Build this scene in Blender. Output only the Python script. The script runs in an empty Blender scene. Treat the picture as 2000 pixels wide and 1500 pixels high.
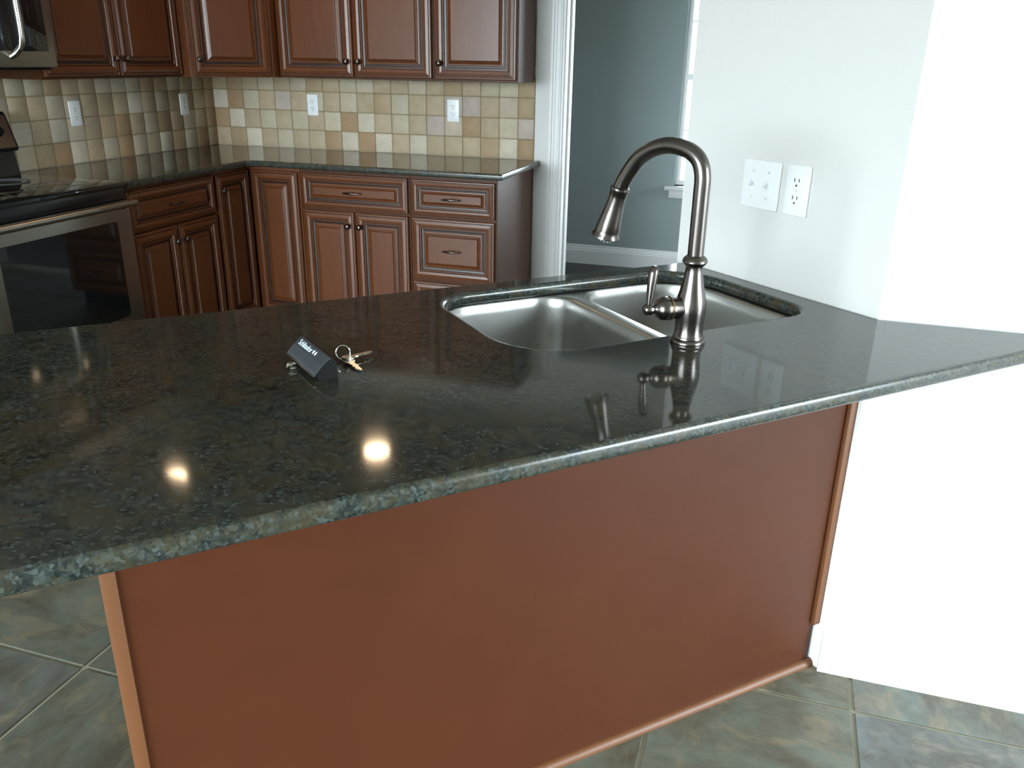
import bpy, bmesh, math, random
from mathutils import Vector, Matrix
random.seed(7)
S = bpy.context.scene
C = S.collection
R2 = math.sqrt(0.5)
PI = math.pi

# ------------------------------------------------------------------ camera
cam_d = bpy.data.cameras.new('camera')
cam = bpy.data.objects.new('camera', cam_d); C.objects.link(cam)
YAW, PITCH, ROLL, FPX = 0.302156, 0.369060, 0.016303, 1640.3
fw = Vector((-math.sin(YAW)*math.cos(PITCH), math.cos(YAW)*math.cos(PITCH), -math.sin(PITCH)))
rt = Vector((math.cos(YAW), math.sin(YAW), 0)); up = rt.cross(fw)
rt2 = math.cos(ROLL)*rt + math.sin(ROLL)*up; up2 = -math.sin(ROLL)*rt + math.cos(ROLL)*up
M = Matrix((rt2, up2, -fw)).transposed().to_4x4(); M.translation = Vector((3.2614, -4.4530, 1.4170))
cam.matrix_world = M
cam_d.sensor_width = 36.0; cam_d.lens = FPX/2000*36.0; cam_d.clip_start = 0.02
S.camera = cam

# ------------------------------------------------------------------ sky, window portals, exposure
w = bpy.data.worlds.new('sky'); S.world = w; w.use_nodes = True
bg = w.node_tree.nodes['Background']; bg.inputs[0].default_value = (0.80, 0.93, 1.0, 1); bg.inputs[1].default_value = 36.0
def portal(name, loc, sx, sy, rot):
    l = bpy.data.lights.new(name, 'AREA'); l.shape = 'RECTANGLE'; l.size = sx; l.size_y = sy
    l.cycles.is_portal = True
    o = bpy.data.objects.new(name, l); C.objects.link(o); o.location = loc; o.rotation_euler = rot
    return o
portal('window_portal_south', (1.0, -7.44, 1.35), 3.2, 2.0, (-PI/2, 0, PI))
portal('window_portal_east', (6.94, -3.75, 1.2), 1.8, 2.3, (PI/2, 0, PI/2))
portal('window_portal_hall', (3.08, 1.78, 1.36), 1.1, 1.52, (-PI/2, 0, 0))
portal('window_portal_hall_side', (5.32, 0.9, 1.4), 0.6, 0.9, (PI/2, 0, PI/2))
vs = S.view_settings
vs.view_transform = 'Standard'; vs.look = 'None'; vs.exposure = 0.0; vs.gamma = 1.0; vs.use_curve_mapping = False
cy = S.cycles
cy.use_denoising = True; cy.max_bounces = 10; cy.diffuse_bounces = 6; cy.glossy_bounces = 5; cy.transparent_max_bounces = 12
cy.sample_clamp_indirect = 6.0; cy.caustics_reflective = False; cy.caustics_refractive = False

# ------------------------------------------------------------------ helpers
def uv(u, v, z=0.0): return Vector(((u+v)*R2, (u-v)*R2, z))
def empty(name, loc=(0,0,0), rz=0.0):
    o = bpy.data.objects.new(name, None); o.empty_display_size = 0.05
    C.objects.link(o); o.location = loc; o.rotation_euler = (0,0,rz); return o
def tag(o, label, cat, group=None):
    o['label'] = label; o['category'] = cat
    if group: o['group'] = group
    return o
def thing(name, label, cat, loc=(0,0,0), rz=0.0, group=None):
    return tag(empty(name, loc, rz), label, cat, group)
def obj(name, bm, m, parent=None, smooth=None, loc=None, flat_z=False):
    bmesh.ops.recalc_face_normals(bm, faces=bm.faces)
    me = bpy.data.meshes.new(name); bm.to_mesh(me); bm.free()
    if m: me.materials.append(m)
    if smooth is not None:
        for p in me.polygons: p.use_smooth = True
        me.set_sharp_from_angle(angle=math.radians(smooth))
        if flat_z:
            for p in me.polygons:
                if abs(p.normal.z) > 0.9995: p.use_smooth = False
    o = bpy.data.objects.new(name, me); C.objects.link(o)
    if parent: o.parent = parent
    if loc is not None: o.location = loc
    return o
def struct(o, label=None, cat=None):
    o['kind'] = 'structure'
    if label: o['label'] = label
    if cat: o['category'] = cat
    return o
def B(): return bmesh.new()
def box(bm, x0, x1, y0, y1, z0, z1, bev=0.0, seg=2):
    vs_ = [bm.verts.new((x, y, z)) for z in (z0, z1) for x, y in ((x0,y0),(x1,y0),(x1,y1),(x0,y1))]
    fs = [(0,3,2,1),(4,5,6,7),(0,1,5,4),(1,2,6,5),(2,3,7,6),(3,0,4,7)]
    fl = [bm.faces.new([vs_[i] for i in f]) for f in fs]
    if bev > 0:
        es = list({e for f in fl for e in f.edges})
        bmesh.ops.bevel(bm, geom=es, offset=bev, segments=seg, profile=0.5, affect='EDGES')
    return bm
def bxo(name, dims, m, parent=None, bev=0.0, seg=2, loc=None):
    bm = B(); box(bm, *dims, bev=bev, seg=seg)
    return obj(name, bm, m, parent, 40 if bev else None, loc)
def prism(bm, pts, z0, z1, bev=0.0):
    a = [bm.verts.new((p[0], p[1], z0)) for p in pts]; b = [bm.verts.new((p[0], p[1], z1)) for p in pts]
    n = len(pts); fl = [bm.faces.new(a[::-1]), bm.faces.new(b)]
    for i in range(n): fl.append(bm.faces.new((a[i], a[(i+1)%n], b[(i+1)%n], b[i])))
    if bev: bmesh.ops.bevel(bm, geom=list({e for f in fl for e in f.edges}), offset=bev, segments=2, profile=0.5, affect='EDGES')
    return bm
def lathe(bm, prof, n=32, M=None):
    rings = []
    for r, z in prof:
        if r < 1e-6: rings.append([bm.verts.new((0,0,z))])
        else: rings.append([bm.verts.new((r*math.cos(2*PI*i/n), r*math.sin(2*PI*i/n), z)) for i in range(n)])
    nv = [v for r in rings for v in r]
    for a, b in zip(rings, rings[1:]):
        for i in range(n):
            j = (i+1) % n
            if len(a) == 1 and len(b) > 1: bm.faces.new((a[0], b[i], b[j]))
            elif len(b) == 1 and len(a) > 1: bm.faces.new((a[i], a[j], b[0]))
            elif len(a) > 1: bm.faces.new((a[i], a[j], b[j], b[i]))
    if len(rings[0]) > 1: bm.faces.new(rings[0][::-1])
    if len(rings[-1]) > 1: bm.faces.new(rings[-1])
    if M is not None: bmesh.ops.transform(bm, matrix=M, verts=nv)
    return bm
def axisM(p, d):
    z = Vector(d).normalized(); q = Vector((0,0,1)).rotation_difference(z)
    return Matrix.Translation(Vector(p)) @ q.to_matrix().to_4x4()
def sweep(bm, pts, rad, n=16, cap=True, sx=1.0):
    pts = [Vector(p) for p in pts]; rings = []
    if not hasattr(rad, '__len__'): rad = [rad]*len(pts)
    t0 = (pts[1]-pts[0]).normalized()
    ref = Vector((0,0,1)) if abs(t0.z) < 0.9 else Vector((1,0,0))
    nrm = (ref - t0*ref.dot(t0)).normalized(); tp = t0
    for i, p in enumerate(pts):
        t = ((pts[min(i+1,len(pts)-1)]-pts[max(i-1,0)])).normalized()
        nrm = tp.rotation_difference(t) @ nrm; nrm = (nrm - t*nrm.dot(t)).normalized(); tp = t
        bn = t.cross(nrm)
        rings.append([bm.verts.new(p + rad[i]*(math.cos(2*PI*k/n)*nrm*sx + math.sin(2*PI*k/n)*bn)) for k in range(n)])
    for a, b in zip(rings, rings[1:]):
        for k in range(n): bm.faces.new((a[k], a[(k+1)%n], b[(k+1)%n], b[k]))
    if cap: bm.faces.new(rings[0][::-1]); bm.faces.new(rings[-1])
    return bm
def smooth_path(P, n=8):
    P = [Vector(p) for p in P]; out = []
    for i in range(len(P)-1):
        p0 = P[max(i-1,0)]; p1 = P[i]; p2 = P[i+1]; p3 = P[min(i+2,len(P)-1)]
        for k in range(n):
            t = k/n
            out.append(0.5*((2*p1)+(-p0+p2)*t+(2*p0-5*p1+4*p2-p3)*t*t+(-p0+3*p1-3*p2+p3)*t**3))
    out.append(P[-1]); return out
def rrect(x0, x1, y0, y1, r, n=8):
    """rounded rectangle outline, r = radius or four radii (x0y0, x1y0, x1y1, x0y1)"""
    if not hasattr(r, '__len__'): r = [r]*4
    out = []
    for (cx, cy, a), q in zip(((x0, y0, PI), (x1, y0, 1.5*PI), (x1, y1, 0), (x0, y1, 0.5*PI)), r):
        ox = q if cx == x0 else -q; oy = q if cy == y0 else -q
        for k in range(n+1):
            t = a + 0.5*PI*k/n
            out.append((cx+ox+q*math.cos(t), cy+oy+q*math.sin(t)))
    return out
def copy_tree(o, parent=None):
    c = o.copy(); C.objects.link(c); c.parent = parent
    for ch in list(o.children): copy_tree(ch, c)
    return c

# ------------------------------------------------------------------ materials
def mat(name, col, rough=0.5, metal=0.0, spec=0.5, coat=0.0, coat_rough=0.1, emis=None, aniso=0.0):
    m = bpy.data.materials.new(name); m.use_nodes = True
    b = m.node_tree.nodes['Principled BSDF']
    b.inputs['Base Color'].default_value = (*col, 1); b.inputs['Roughness'].default_value = rough
    b.inputs['Metallic'].default_value = metal; b.inputs['Specular IOR Level'].default_value = spec
    b.inputs['Coat Weight'].default_value = coat; b.inputs['Coat Roughness'].default_value = coat_rough
    b.inputs['Anisotropic'].default_value = aniso
    if emis: b.inputs['Emission Color'].default_value = (*emis[:3], 1); b.inputs['Emission Strength'].default_value = emis[3]
    return m
class N:
    def __init__(s, m): s.m = m; s.t = m.node_tree; s.b = s.t.nodes['Principled BSDF']
    def n(s, ty, **k):
        x = s.t.nodes.new(ty)
        for a, v in k.items():
            if a.startswith('i_'): x.inputs[a[2:].replace('_', ' ')].default_value = v
            else: setattr(x, a, v)
        return x
    def l(s, a, b): s.t.links.new(a, b)
    def coords(s, scale=(1,1,1), kind='Object', rnd=False):
        tc = s.n('ShaderNodeTexCoord'); mp = s.n('ShaderNodeMapping'); mp.inputs['Scale'].default_value = scale
        s.l(tc.outputs[kind], mp.inputs['Vector'])
        if rnd:
            oi = s.n('ShaderNodeObjectInfo'); mu = s.n('ShaderNodeMath', operation='MULTIPLY'); mu.inputs[1].default_value = 37.0
            cb = s.n('ShaderNodeCombineXYZ'); s.l(oi.outputs['Random'], mu.inputs[0])
            for i in range(3): s.l(mu.outputs[0], cb.inputs[i])
            s.l(cb.outputs[0], mp.inputs['Location'])
        return mp.outputs[0]
    def noise(s, co, scale, detail=4, rough=0.5, dist=0.0):
        x = s.n('ShaderNodeTexNoise'); s.l(co, x.inputs['Vector'])
        x.inputs['Scale'].default_value = scale; x.inputs['Detail'].default_value = detail
        x.inputs['Roughness'].default_value = rough; x.inputs['Distortion'].default_value = dist
        return x.outputs['Fac']
    def ramp(s, f, stops):
        x = s.n('ShaderNodeValToRGB'); e = x.color_ramp.elements
        while len(e) < len(stops): e.new(0.5)
        for q, (p, c) in zip(e, stops): q.position = p; q.color = (*c, 1) if len(c) == 3 else c
        s.l(f, x.inputs[0]); return x.outputs[0]
    def mix(s, f, a, b, mode='MIX'):
        x = s.n('ShaderNodeMix', data_type='RGBA', blend_type=mode)
        for v, i in ((f, 0), (a, 6), (b, 7)):
            if hasattr(v, 'links') or hasattr(v, 'is_linked'): s.l(v, x.inputs[i])
            else: x.inputs[i].default_value = v if i == 0 else (*v, 1)
        return x.outputs[2]
    def bump(s, h, strength, dist=0.002):
        x = s.n('ShaderNodeBump'); x.inputs['Strength'].default_value = strength; x.inputs['Distance'].default_value = dist
        s.l(h, x.inputs['Height']); s.l(x.outputs[0], s.b.inputs['Normal'])
    def col(s, c): s.l(c, s.b.inputs['Base Color'])
    def rough(s, c): s.l(c, s.b.inputs['Roughness'])

def wood(name, c1, c2, scale, rough=0.36, coat=0.14):
    m = mat(name, c1, rough, spec=0.42, coat=coat, coat_rough=0.20); k = N(m)
    co = k.coords(scale, rnd=True); f = k.noise(co, 3.0, 6, 0.6, 1.2); g = k.noise(co, 14.0, 3, 0.6)
    f2 = k.noise(k.coords((1,1,1), rnd=True), 4.0, 3, 0.5)
    c = k.ramp(f, [(0.30, c2), (0.62, c1)]); c = k.mix(0.25, c, k.ramp(g, [(0.35, c2), (0.6, c1)]))
    c = k.mix(0.5, c, k.mix(f2, tuple(x*0.75 for x in c1), tuple(min(1, x*1.2) for x in c1)))
    k.col(c); return m
M_WOODV = wood('cherry_wood', (0.122, 0.038, 0.011), (0.068, 0.019, 0.006), (6, 6, 0.7))
M_WOODH = wood('cherry_wood_drawer', (0.122, 0.038, 0.011), (0.068, 0.019, 0.006), (0.7, 6, 6))
M_CARC = wood('cherry_side_shaded', (0.070, 0.024, 0.010), (0.045, 0.015, 0.006), (6, 6, 0.7), 0.40, 0.0)  # same cherry as the doors, darkened for shade on the cabinet sides
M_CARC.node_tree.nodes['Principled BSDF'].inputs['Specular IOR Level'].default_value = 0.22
M_GLAZE = mat('dark_glaze', (0.018, 0.008, 0.005), 0.35)
M_PANEL = wood('cherry_back_panel', (0.066, 0.0185, 0.0065), (0.052, 0.014, 0.005), (1.2, 1.2, 1.2), 0.42, 0.0)
M_PANEL.node_tree.nodes['Principled BSDF'].inputs['Specular IOR Level'].default_value = 0.22
M_TRIMW = wood('orange_wood_trim', (0.135, 0.051, 0.018), (0.10, 0.036, 0.012), (8, 8, 0.8), 0.48, 0.0)

def granite(name='dark_granite', rough=0.07, g=1.0):
    m = mat(name, (0.02, 0.022, 0.02), rough, spec=0.55); k = N(m)
    co = k.coords()
    vo = k.n('ShaderNodeTexVoronoi'); vo.inputs['Scale'].default_value = 215; k.l(co, vo.inputs['Vector'])
    sep = k.n('ShaderNodeSeparateColor'); k.l(vo.outputs['Color'], sep.inputs[0])
    base = k.ramp(sep.outputs[0], [(0.0, (0.005, 0.007, 0.007)), (0.40, (0.013, 0.017, 0.016)), (0.68, (0.026, 0.026, 0.018)), (0.88, (0.036, 0.043, 0.040)), (1.0, (0.050, 0.060, 0.057))])
    n1 = k.noise(co, 28, 5, 0.65); n2 = k.noise(co, 75, 4, 0.7)
    br = k.ramp(n1, [(0.42, (0,0,0)), (0.62, (1,1,1))])
    c = k.mix(br, base, k.mix(0.55, base, (0.050, 0.036, 0.015)))
    fl = k.ramp(n2, [(0.48, (0,0,0)), (0.68, (0.5,0.5,0.5))])
    c = k.mix(fl, c, (0.040, 0.047, 0.043))
    if g != 1.0: c = k.mix(1.0, c, (g, g*1.08, g*1.10), 'MULTIPLY')
    k.col(c); return m
M_GRAN = granite(); M_GEDGE = granite('honed_granite_edge', 0.24, 1.25)
def paint(name, col, b=0.25):
    m = mat(name, col, 0.75, spec=0.25); k = N(m)
    h = k.noise(k.coords(), 160, 3, 0.6); k.bump(h, b, 0.0012); return m
M_WALL = paint('beige_wall_paint', (0.70, 0.69, 0.67))
M_WALLW = paint('white_wall_paint', (0.76, 0.76, 0.75))
M_HALL = paint('hall_paint_backlit_shade', (0.285, 0.33, 0.325), 0.1)  # beige paint with the shade of the backlit room put into its colour
M_CEIL = paint('ceiling_paint', (0.72, 0.71, 0.69), 0.4)
M_TRIM = mat('white_trim_paint', (0.74, 0.74, 0.73), 0.4)
M_PLAST = mat('white_plastic', (0.86, 0.87, 0.87), 0.3)
M_SLOT = mat('dark_slot', (0.03, 0.03, 0.03), 0.6)
M_SCREW = mat('painted_screw', (0.7, 0.7, 0.69), 0.35)
M_GROUT = mat('tan_grout', (0.30, 0.24, 0.135), 0.9)
def stone_tile():
    m = mat('tumbled_travertine', (0.4, 0.33, 0.24), 0.55, spec=0.35); k = N(m)
    oi = k.n('ShaderNodeObjectInfo'); co = k.coords(rnd=True)
    f = k.noise(co, 22, 6, 0.65); g = k.noise(co, 90, 3, 0.6)
    c = k.mix(k.ramp(f, [(0.3, (0,0,0)), (0.7, (1,1,1))]), k.mix(0.22, oi.outputs['Color'], (0.12, 0.085, 0.04)), oi.outputs['Color'])
    c = k.mix(k.ramp(g, [(0.66, (0,0,0)), (0.76, (0.5,0.5,0.5))]), c, (0.16, 0.12, 0.07))
    k.col(c); k.bump(g, 0.3, 0.001); return m
M_STONE = stone_tile()
def slate():
    m = mat('slate_floor_tile', (0.1, 0.11, 0.11), 0.38, spec=0.4); k = N(m)
    co = k.coords((1, 1.6, 1), rnd=True)
    a = k.noise(co, 3.2, 7, 0.62, 0.9); b = k.noise(co, 6.5, 6, 0.6, 1.4); c_ = k.noise(co, 30, 4, 0.6)
    c = k.ramp(a, [(0.33, (0.095, 0.085, 0.066)), (0.46, (0.140, 0.140, 0.125)), (0.56, (0.160, 0.188, 0.184)), (0.68, (0.22, 0.25, 0.245))])
    c = k.mix(k.ramp(b, [(0.52, (0,0,0)), (0.68, (0.85,0.85,0.85))]), c, (0.32, 0.27, 0.20))
    c = k.mix(0.35, c, k.ramp(c_, [(0.3, (0.05,0.05,0.045)), (0.7, (0.17,0.17,0.16))]))
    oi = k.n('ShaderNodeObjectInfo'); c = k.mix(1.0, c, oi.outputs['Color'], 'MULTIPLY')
    k.col(c); k.bump(b, 0.25, 0.003); return m
M_SLATE = slate()
M_FGROUT = mat('floor_grout', (0.27, 0.25, 0.18), 0.9)
def steel(name, col, rough, sc):
    m = mat(name, col, rough, metal=1.0); k = N(m)
    h = k.noise(k.coords(sc), 60, 2, 0.5)
    x = k.n('ShaderNodeMapRange'); x.inputs[3].default_value = rough*0.8; x.inputs[4].default_value = rough*1.25
    k.l(h, x.inputs[0]); k.rough(x.outputs[0]); return m
M_STEEL = steel('brushed_sink_steel', (0.56, 0.56, 0.54), 0.30, (1, 1, 8))
M_APPL = steel('stainless_appliance', (0.27, 0.25, 0.21), 0.32, (1, 1, 12))
M_CHROME = mat('polished_steel', (0.72, 0.70, 0.66), 0.15, metal=1.0)
M_BRONZE = mat('oil_rubbed_bronze', (0.165, 0.145, 0.135), 0.24, metal=1.0)
M_BRONZE2 = mat('dark_bronze_hardware', (0.12, 0.095, 0.085), 0.28, metal=1.0)
M_COPPER = mat('copper_seam', (0.42, 0.30, 0.20), 0.25, metal=1.0)
M_BLACK = mat('black_enamel', (0.010, 0.010, 0.011), 0.25)
M_BGLASS = mat('black_glass', (0.006, 0.007, 0.007), 0.04, spec=0.6)
M_BPLAST = mat('black_plastic', (0.006, 0.0065, 0.007), 0.5, spec=0.15)
M_LOCK = mat('lock_black_enamel', (0.028, 0.033, 0.038), 0.33)
M_PRINT = mat('pale_print', (0.72, 0.80, 0.85), 0.5)
M_NICKEL = mat('key_nickel', (0.62, 0.57, 0.48), 0.25, metal=1.0)
M_DARKFL = mat('dark_hall_floor', (0.030, 0.028, 0.027), 0.45)
M_BURN = mat('burner_print', (0.10, 0.10, 0.10), 0.3)
M_LAMP = mat('lamp_glow', (1, 1, 1), 0.5, emis=(1.0, 0.72, 0.45, 60.0))
def pane():
    m = bpy.data.materials.new('window_glass'); m.use_nodes = True; t = m.node_tree; t.nodes.clear()
    o = t.nodes.new('ShaderNodeOutputMaterial'); a = t.nodes.new('ShaderNodeBsdfTransparent'); g = t.nodes.new('ShaderNodeBsdfGlossy')
    g.inputs['Roughness'].default_value = 0.02; x = t.nodes.new('ShaderNodeMixShader'); f = t.nodes.new('ShaderNodeFresnel')
    t.links.new(f.outputs[0], x.inputs[0]); t.links.new(a.outputs[0], x.inputs[1]); t.links.new(g.outputs[0], x.inputs[2]); t.links.new(x.outputs[0], o.inputs[0])
    return m
M_PANE = pane()

# ------------------------------------------------------------------ plan
CX, CY = 3.490, -2.578                    # wall corner beside the peninsula
E_ = uv(0.605, 3.655)                     # free end of the sink wall
CP = Vector((CX, CY, 0))
dirE = (E_-CP).normalized(); nb = Vector((-dirE.y, dirE.x, 0))
if nb.x < 0: nb = -nb                      # pointing away from the kitchen
TW = 0.12
WY = CY
ZT = 0.914; ZB = 0.884
ZU = 1.308
AX = 1.976                                 # right end of the back run

# ------------------------------------------------------------------ setting
fl = bxo('floor', (-3.3, 7.1, -7.6, 0.13, -0.10, -0.004), M_FGROUT); struct(fl, 'grey-brown slate-look square floor tiles with tan grout', 'floor')
PT = 0.452
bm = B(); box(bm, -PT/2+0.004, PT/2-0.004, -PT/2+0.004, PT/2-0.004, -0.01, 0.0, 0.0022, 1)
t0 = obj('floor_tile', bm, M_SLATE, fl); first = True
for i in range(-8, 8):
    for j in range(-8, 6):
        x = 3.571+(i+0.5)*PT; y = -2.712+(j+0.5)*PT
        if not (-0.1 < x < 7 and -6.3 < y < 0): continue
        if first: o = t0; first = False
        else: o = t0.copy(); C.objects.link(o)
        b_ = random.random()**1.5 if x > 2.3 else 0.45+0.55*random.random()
        o.location = (x, y, 0); g_ = 0.88 if x > 2.3 else 0.66; o.color = (g_, g_*(1.0-0.08*b_), g_*(1.0-0.34*b_), 1); o.rotation_euler = (0, 0, random.randrange(4)*PI/2)  # random brown per tile; left side browner and darker for its dim, warm light
bm = B(); prism(bm, [(-40, -45), (45, -45), (45, 40), (-40, 40)], -0.40, -0.12)
struct(obj('ground', bm, mat('patio_ground', (0.145, 0.15, 0.14), 0.9)), 'pale patio ground outside the windows', 'ground')
struct(bxo('floor_hall', (0.4, 5.2, 0.13, 1.8, -0.10, 0.0), M_DARKFL), 'dark floor of the room beyond the doorway', 'floor')

wl = bxo('wall_left', (-0.13, 0, -2.62, 0.13, 0, 2.75), M_WALL); struct(wl, 'beige wall behind the range', 'wall')
OX0, OX1, OZ = 2.131, 3.30, 2.03
bm = B(); box(bm, 0, OX0, 0, 0.13, 0, 2.75); box(bm, OX1, 3.72, 0, 0.13, 0, 2.75); box(bm, OX0, OX1, 0, 0.13, OZ, 2.75)
wb = obj('wall_back', bm, M_WALL); struct(wb, 'beige back wall with the doorway right of the cabinets', 'wall')
# sink wall and white wall, one corner
Cb = CP + nb*TW; k_ = (CY+TW-Cb.y)/dirE.y; Cb = Cb + dirE*k_
bm = B(); prism(bm, [CP, E_, E_+nb*TW, Cb], 0, 2.75)
struct(obj('wall_sink', bm, M_WALL), 'pale wall behind the sink with switch and outlet plates', 'wall')
bm = B(); prism(bm, [CP, (7.1, CY), (7.1, CY+TW), Cb], 0, 2.75)
wd = obj('wall_right', bm, M_WALLW); struct(wd, 'bright white wall at the right edge', 'wall')
struct(bxo('wall_pantry', (3.60, 3.72, CY+TW, 0, 0, 2.75), M_WALL), 'beige side wall by the doorway', 'wall')
struct(bxo('wall_light_block', (-3.2, 0.02, -2.74, -2.62, 0, 2.74), M_WALL), 'unseen beige wall beside the range, added to block window light', 'wall')  # unseen wall, added to keep window light off the range side
# living side, behind the camera, with its windows
bm = B()
box(bm, -3.3, -0.6, -7.6, -7.47, 0, 2.75); box(bm, 2.6, 7.1, -7.6, -7.47, 0, 2.75); box(bm, -0.6, 2.6, -7.6, -7.47, 0, 0.35); box(bm, -0.6, 2.6, -7.6, -7.47, 2.35, 2.75)
struct(obj('wall_front', bm, M_WALL), 'beige wall with wide windows behind the viewer', 'wall')
bm = B()
box(bm, 6.97, 7.1, -7.47, -4.65, 0, 2.75); box(bm, 6.97, 7.1, -2.85, CY, 0, 2.75); box(bm, 6.97, 7.1, -4.65, -2.85, 0, 0.05); box(bm, 6.97, 7.1, -4.65, -2.85, 2.35, 2.75)
struct(obj('wall_patio', bm, M_WALLW), 'white wall with patio doors outside the view', 'wall')
def window_frame(nm, axis, a0, a1, z0, z1, c, muls, lab):
    bm = B(); t = 0.05
    def b(p0, p1, q0, q1):
        if axis == 'x': box(bm, p0, p1, c-0.03, c+0.03, q0, q1)
        else: box(bm, c-0.03, c+0.03, p0, p1, q0, q1)
    b(a0, a1, z0, z0+t); b(a0, a1, z1-t, z1); b(a0, a0+t, z0+t, z1-t); b(a1-t, a1, z0+t, z1-t)
    for m_ in muls: b(m_-0.03, m_+0.03, z0+t, z1-t)
    o = obj(nm, bm, M_TRIM); struct(o, lab, 'window'); return o
struct(bxo('wall_living', (-3.3, -3.2, -7.6, -2.62, 0, 2.75), M_WALL), 'far side wall of the room behind the viewer', 'wall')
window_frame('window_2', 'x', -0.6, 2.6, 0.35, 2.35, -7.52, (0.47, 1.53), 'white framed wide window behind the viewer')
window_frame('window_3', 'y', -4.65, -2.85, 0.05, 2.35, 7.03, (-3.75,), 'white framed patio door outside the view')
# ceilings
struct(bxo('ceiling', (-0.13, 3.72, -1.5, 0.13, 2.44, 2.50), M_CEIL), 'kitchen ceiling with recessed lights', 'ceiling')
bm = B(); box(bm, -0.13, 7.1, -2.62, -1.5, 2.30, 2.36); box(bm, 0.02, 7.1, -3.3, -2.62, 2.30, 2.36); box(bm, -0.13, 3.72, -1.52, -1.5, 2.36, 2.5)
struct(obj('ceiling_soffit', bm, M_CEIL), 'lower ceiling above the peninsula', 'ceiling')
struct(bxo('ceiling_living', (-3.3, 7.1, -7.6, -2.62, 2.74, 2.80), M_CEIL), 'ceiling behind the viewer', 'ceiling')
struct(bxo('trim_4', (0.02, 7.1, -3.3, -3.28, 2.36, 2.74), M_CEIL), 'edge of the ceiling drop', 'trim')
# hall beyond the doorway
HY = 1.62; WX0, WX1, WZ0, WZ1 = 2.535, 3.62, 0.605, 2.12
bm = B(); box(bm, 0.4, WX0, HY, HY+0.14, 0, 2.5); box(bm, WX1, 5.2, HY, HY+0.14, 0, 2.5); box(bm, WX0, WX1, HY, HY+0.14, 0, WZ0); box(bm, WX0, WX1, HY, HY+0.14, WZ1, 2.5)
struct(obj('wall_hall', bm, M_HALL), 'beige far wall of the room beyond the doorway, its grey-green backlit shade painted in', 'wall')
struct(bxo('wall_hall_left', (0.3, 0.4, 0.13, 1.76, 0, 2.5), M_HALL), 'side wall of the room beyond', 'wall')
bm = B(); box(bm, 5.2, 5.3, 0.13, 0.6, 0, 2.5); box(bm, 5.2, 5.3, 1.2, 1.76, 0, 2.5); box(bm, 5.2, 5.3, 0.6, 1.2, 0, 0.95); box(bm, 5.2, 5.3, 0.6, 1.2, 1.85, 2.5)
struct(obj('wall_hall_right', bm, M_HALL), 'other side wall of the room beyond', 'wall')
struct(bxo('ceiling_hall', (0.3, 5.3, 0.13, 1.76, 2.5, 2.56), M_CEIL), 'ceiling of the room beyond', 'ceiling')
bm = B(); box(bm, 3.72, 5.3, 0.0, 0.13, 0, 2.5)
struct(obj('wall_hall_front', bm, M_HALL), 'near wall of the room beyond', 'wall')
# hall window
w1 = struct(empty('window_1', (WX0, HY, WZ0)), 'white framed window with muntins in the room beyond the doorway', 'window')
W_ = WX1-WX0; H_ = WZ1-WZ0; ZM = 1.322-WZ0
bm = B(); box(bm, 0, 0.030, 0.07, 0.13, 0, H_); box(bm, W_-0.03, W_, 0.07, 0.13, 0, H_); box(bm, 0.03, W_-0.03, 0.07, 0.13, H_-0.03, H_); box(bm, 0.03, W_-0.03, 0.07, 0.13, 0, 0.03)
obj('window_frame', bm, M_TRIM, w1)
bxo('meeting_rail', (0.03, W_-0.03, 0.075, 0.115, ZM-0.02, ZM+0.02), M_TRIM, w1)
bxo('sill', (-0.06, W_+0.06, -0.05, 0.07, -0.03, 0.0), M_TRIM, w1, 0.006)
bxo('apron', (-0.03, W_+0.03, -0.016, 0.0, -0.085, -0.03), M_TRIM, w1, 0.003)
ROWS = [(0.03, 0.362), (0.374, ZM-0.02), (ZM+0.02, 1.06), (1.072, H_-0.03)]
for a in (0.362, 1.06): bxo('muntin', (0.03, W_-0.03, 0.092, 0.104, a, a+0.012), M_TRIM, w1)
XS = [0.03, 0.372, 0.714, W_-0.03]
for a in XS[1:-1]: bxo('muntin', (a-0.006, a+0.006, 0.088, 0.100, 0.03, H_-0.03), M_TRIM, w1)
for i in range(3):
    for z0, z1 in ROWS: bxo('pane', (XS[i], XS[i+1], 0.094, 0.097, z0, z1), M_PANE, w1)
# baseboards
def baseboard(name, p0, p1, nrm, h, lab):
    p0 = Vector(p0); p1 = Vector(p1); d = (p1-p0); n = Vector(nrm).normalized()
    prof = [(0,0),(0.016,0),(0.016,h*0.70),(0.013,h*0.74),(0.0125,h*0.80),(0.008,h*0.90),(0.0075,h*0.97),(0.004,h),(0,h)]
    bm = B(); a = [bm.verts.new(p0+n*x+Vector((0,0,z))) for x, z in prof]; b = [bm.verts.new(p1+n*x+Vector((0,0,z))) for x, z in prof]
    bm.faces.new(a); bm.faces.new(b[::-1])
    for i in range(len(prof)): j = (i+1) % len(prof); bm.faces.new((a[i], a[j], b[j], b[i]))
    return struct(obj(name, bm, M_TRIM), lab, 'baseboard')
baseboard('baseboard_right', (CX+0.003, CY, 0), (7.0, CY, 0), (0,-1,0), 0.135, 'white moulded baseboard along the bright white wall')
baseboard('baseboard_hall', (0.4, HY, 0), (5.2, HY, 0), (0,-1,0), 0.14, 'white baseboard in the room beyond the doorway')
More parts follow.
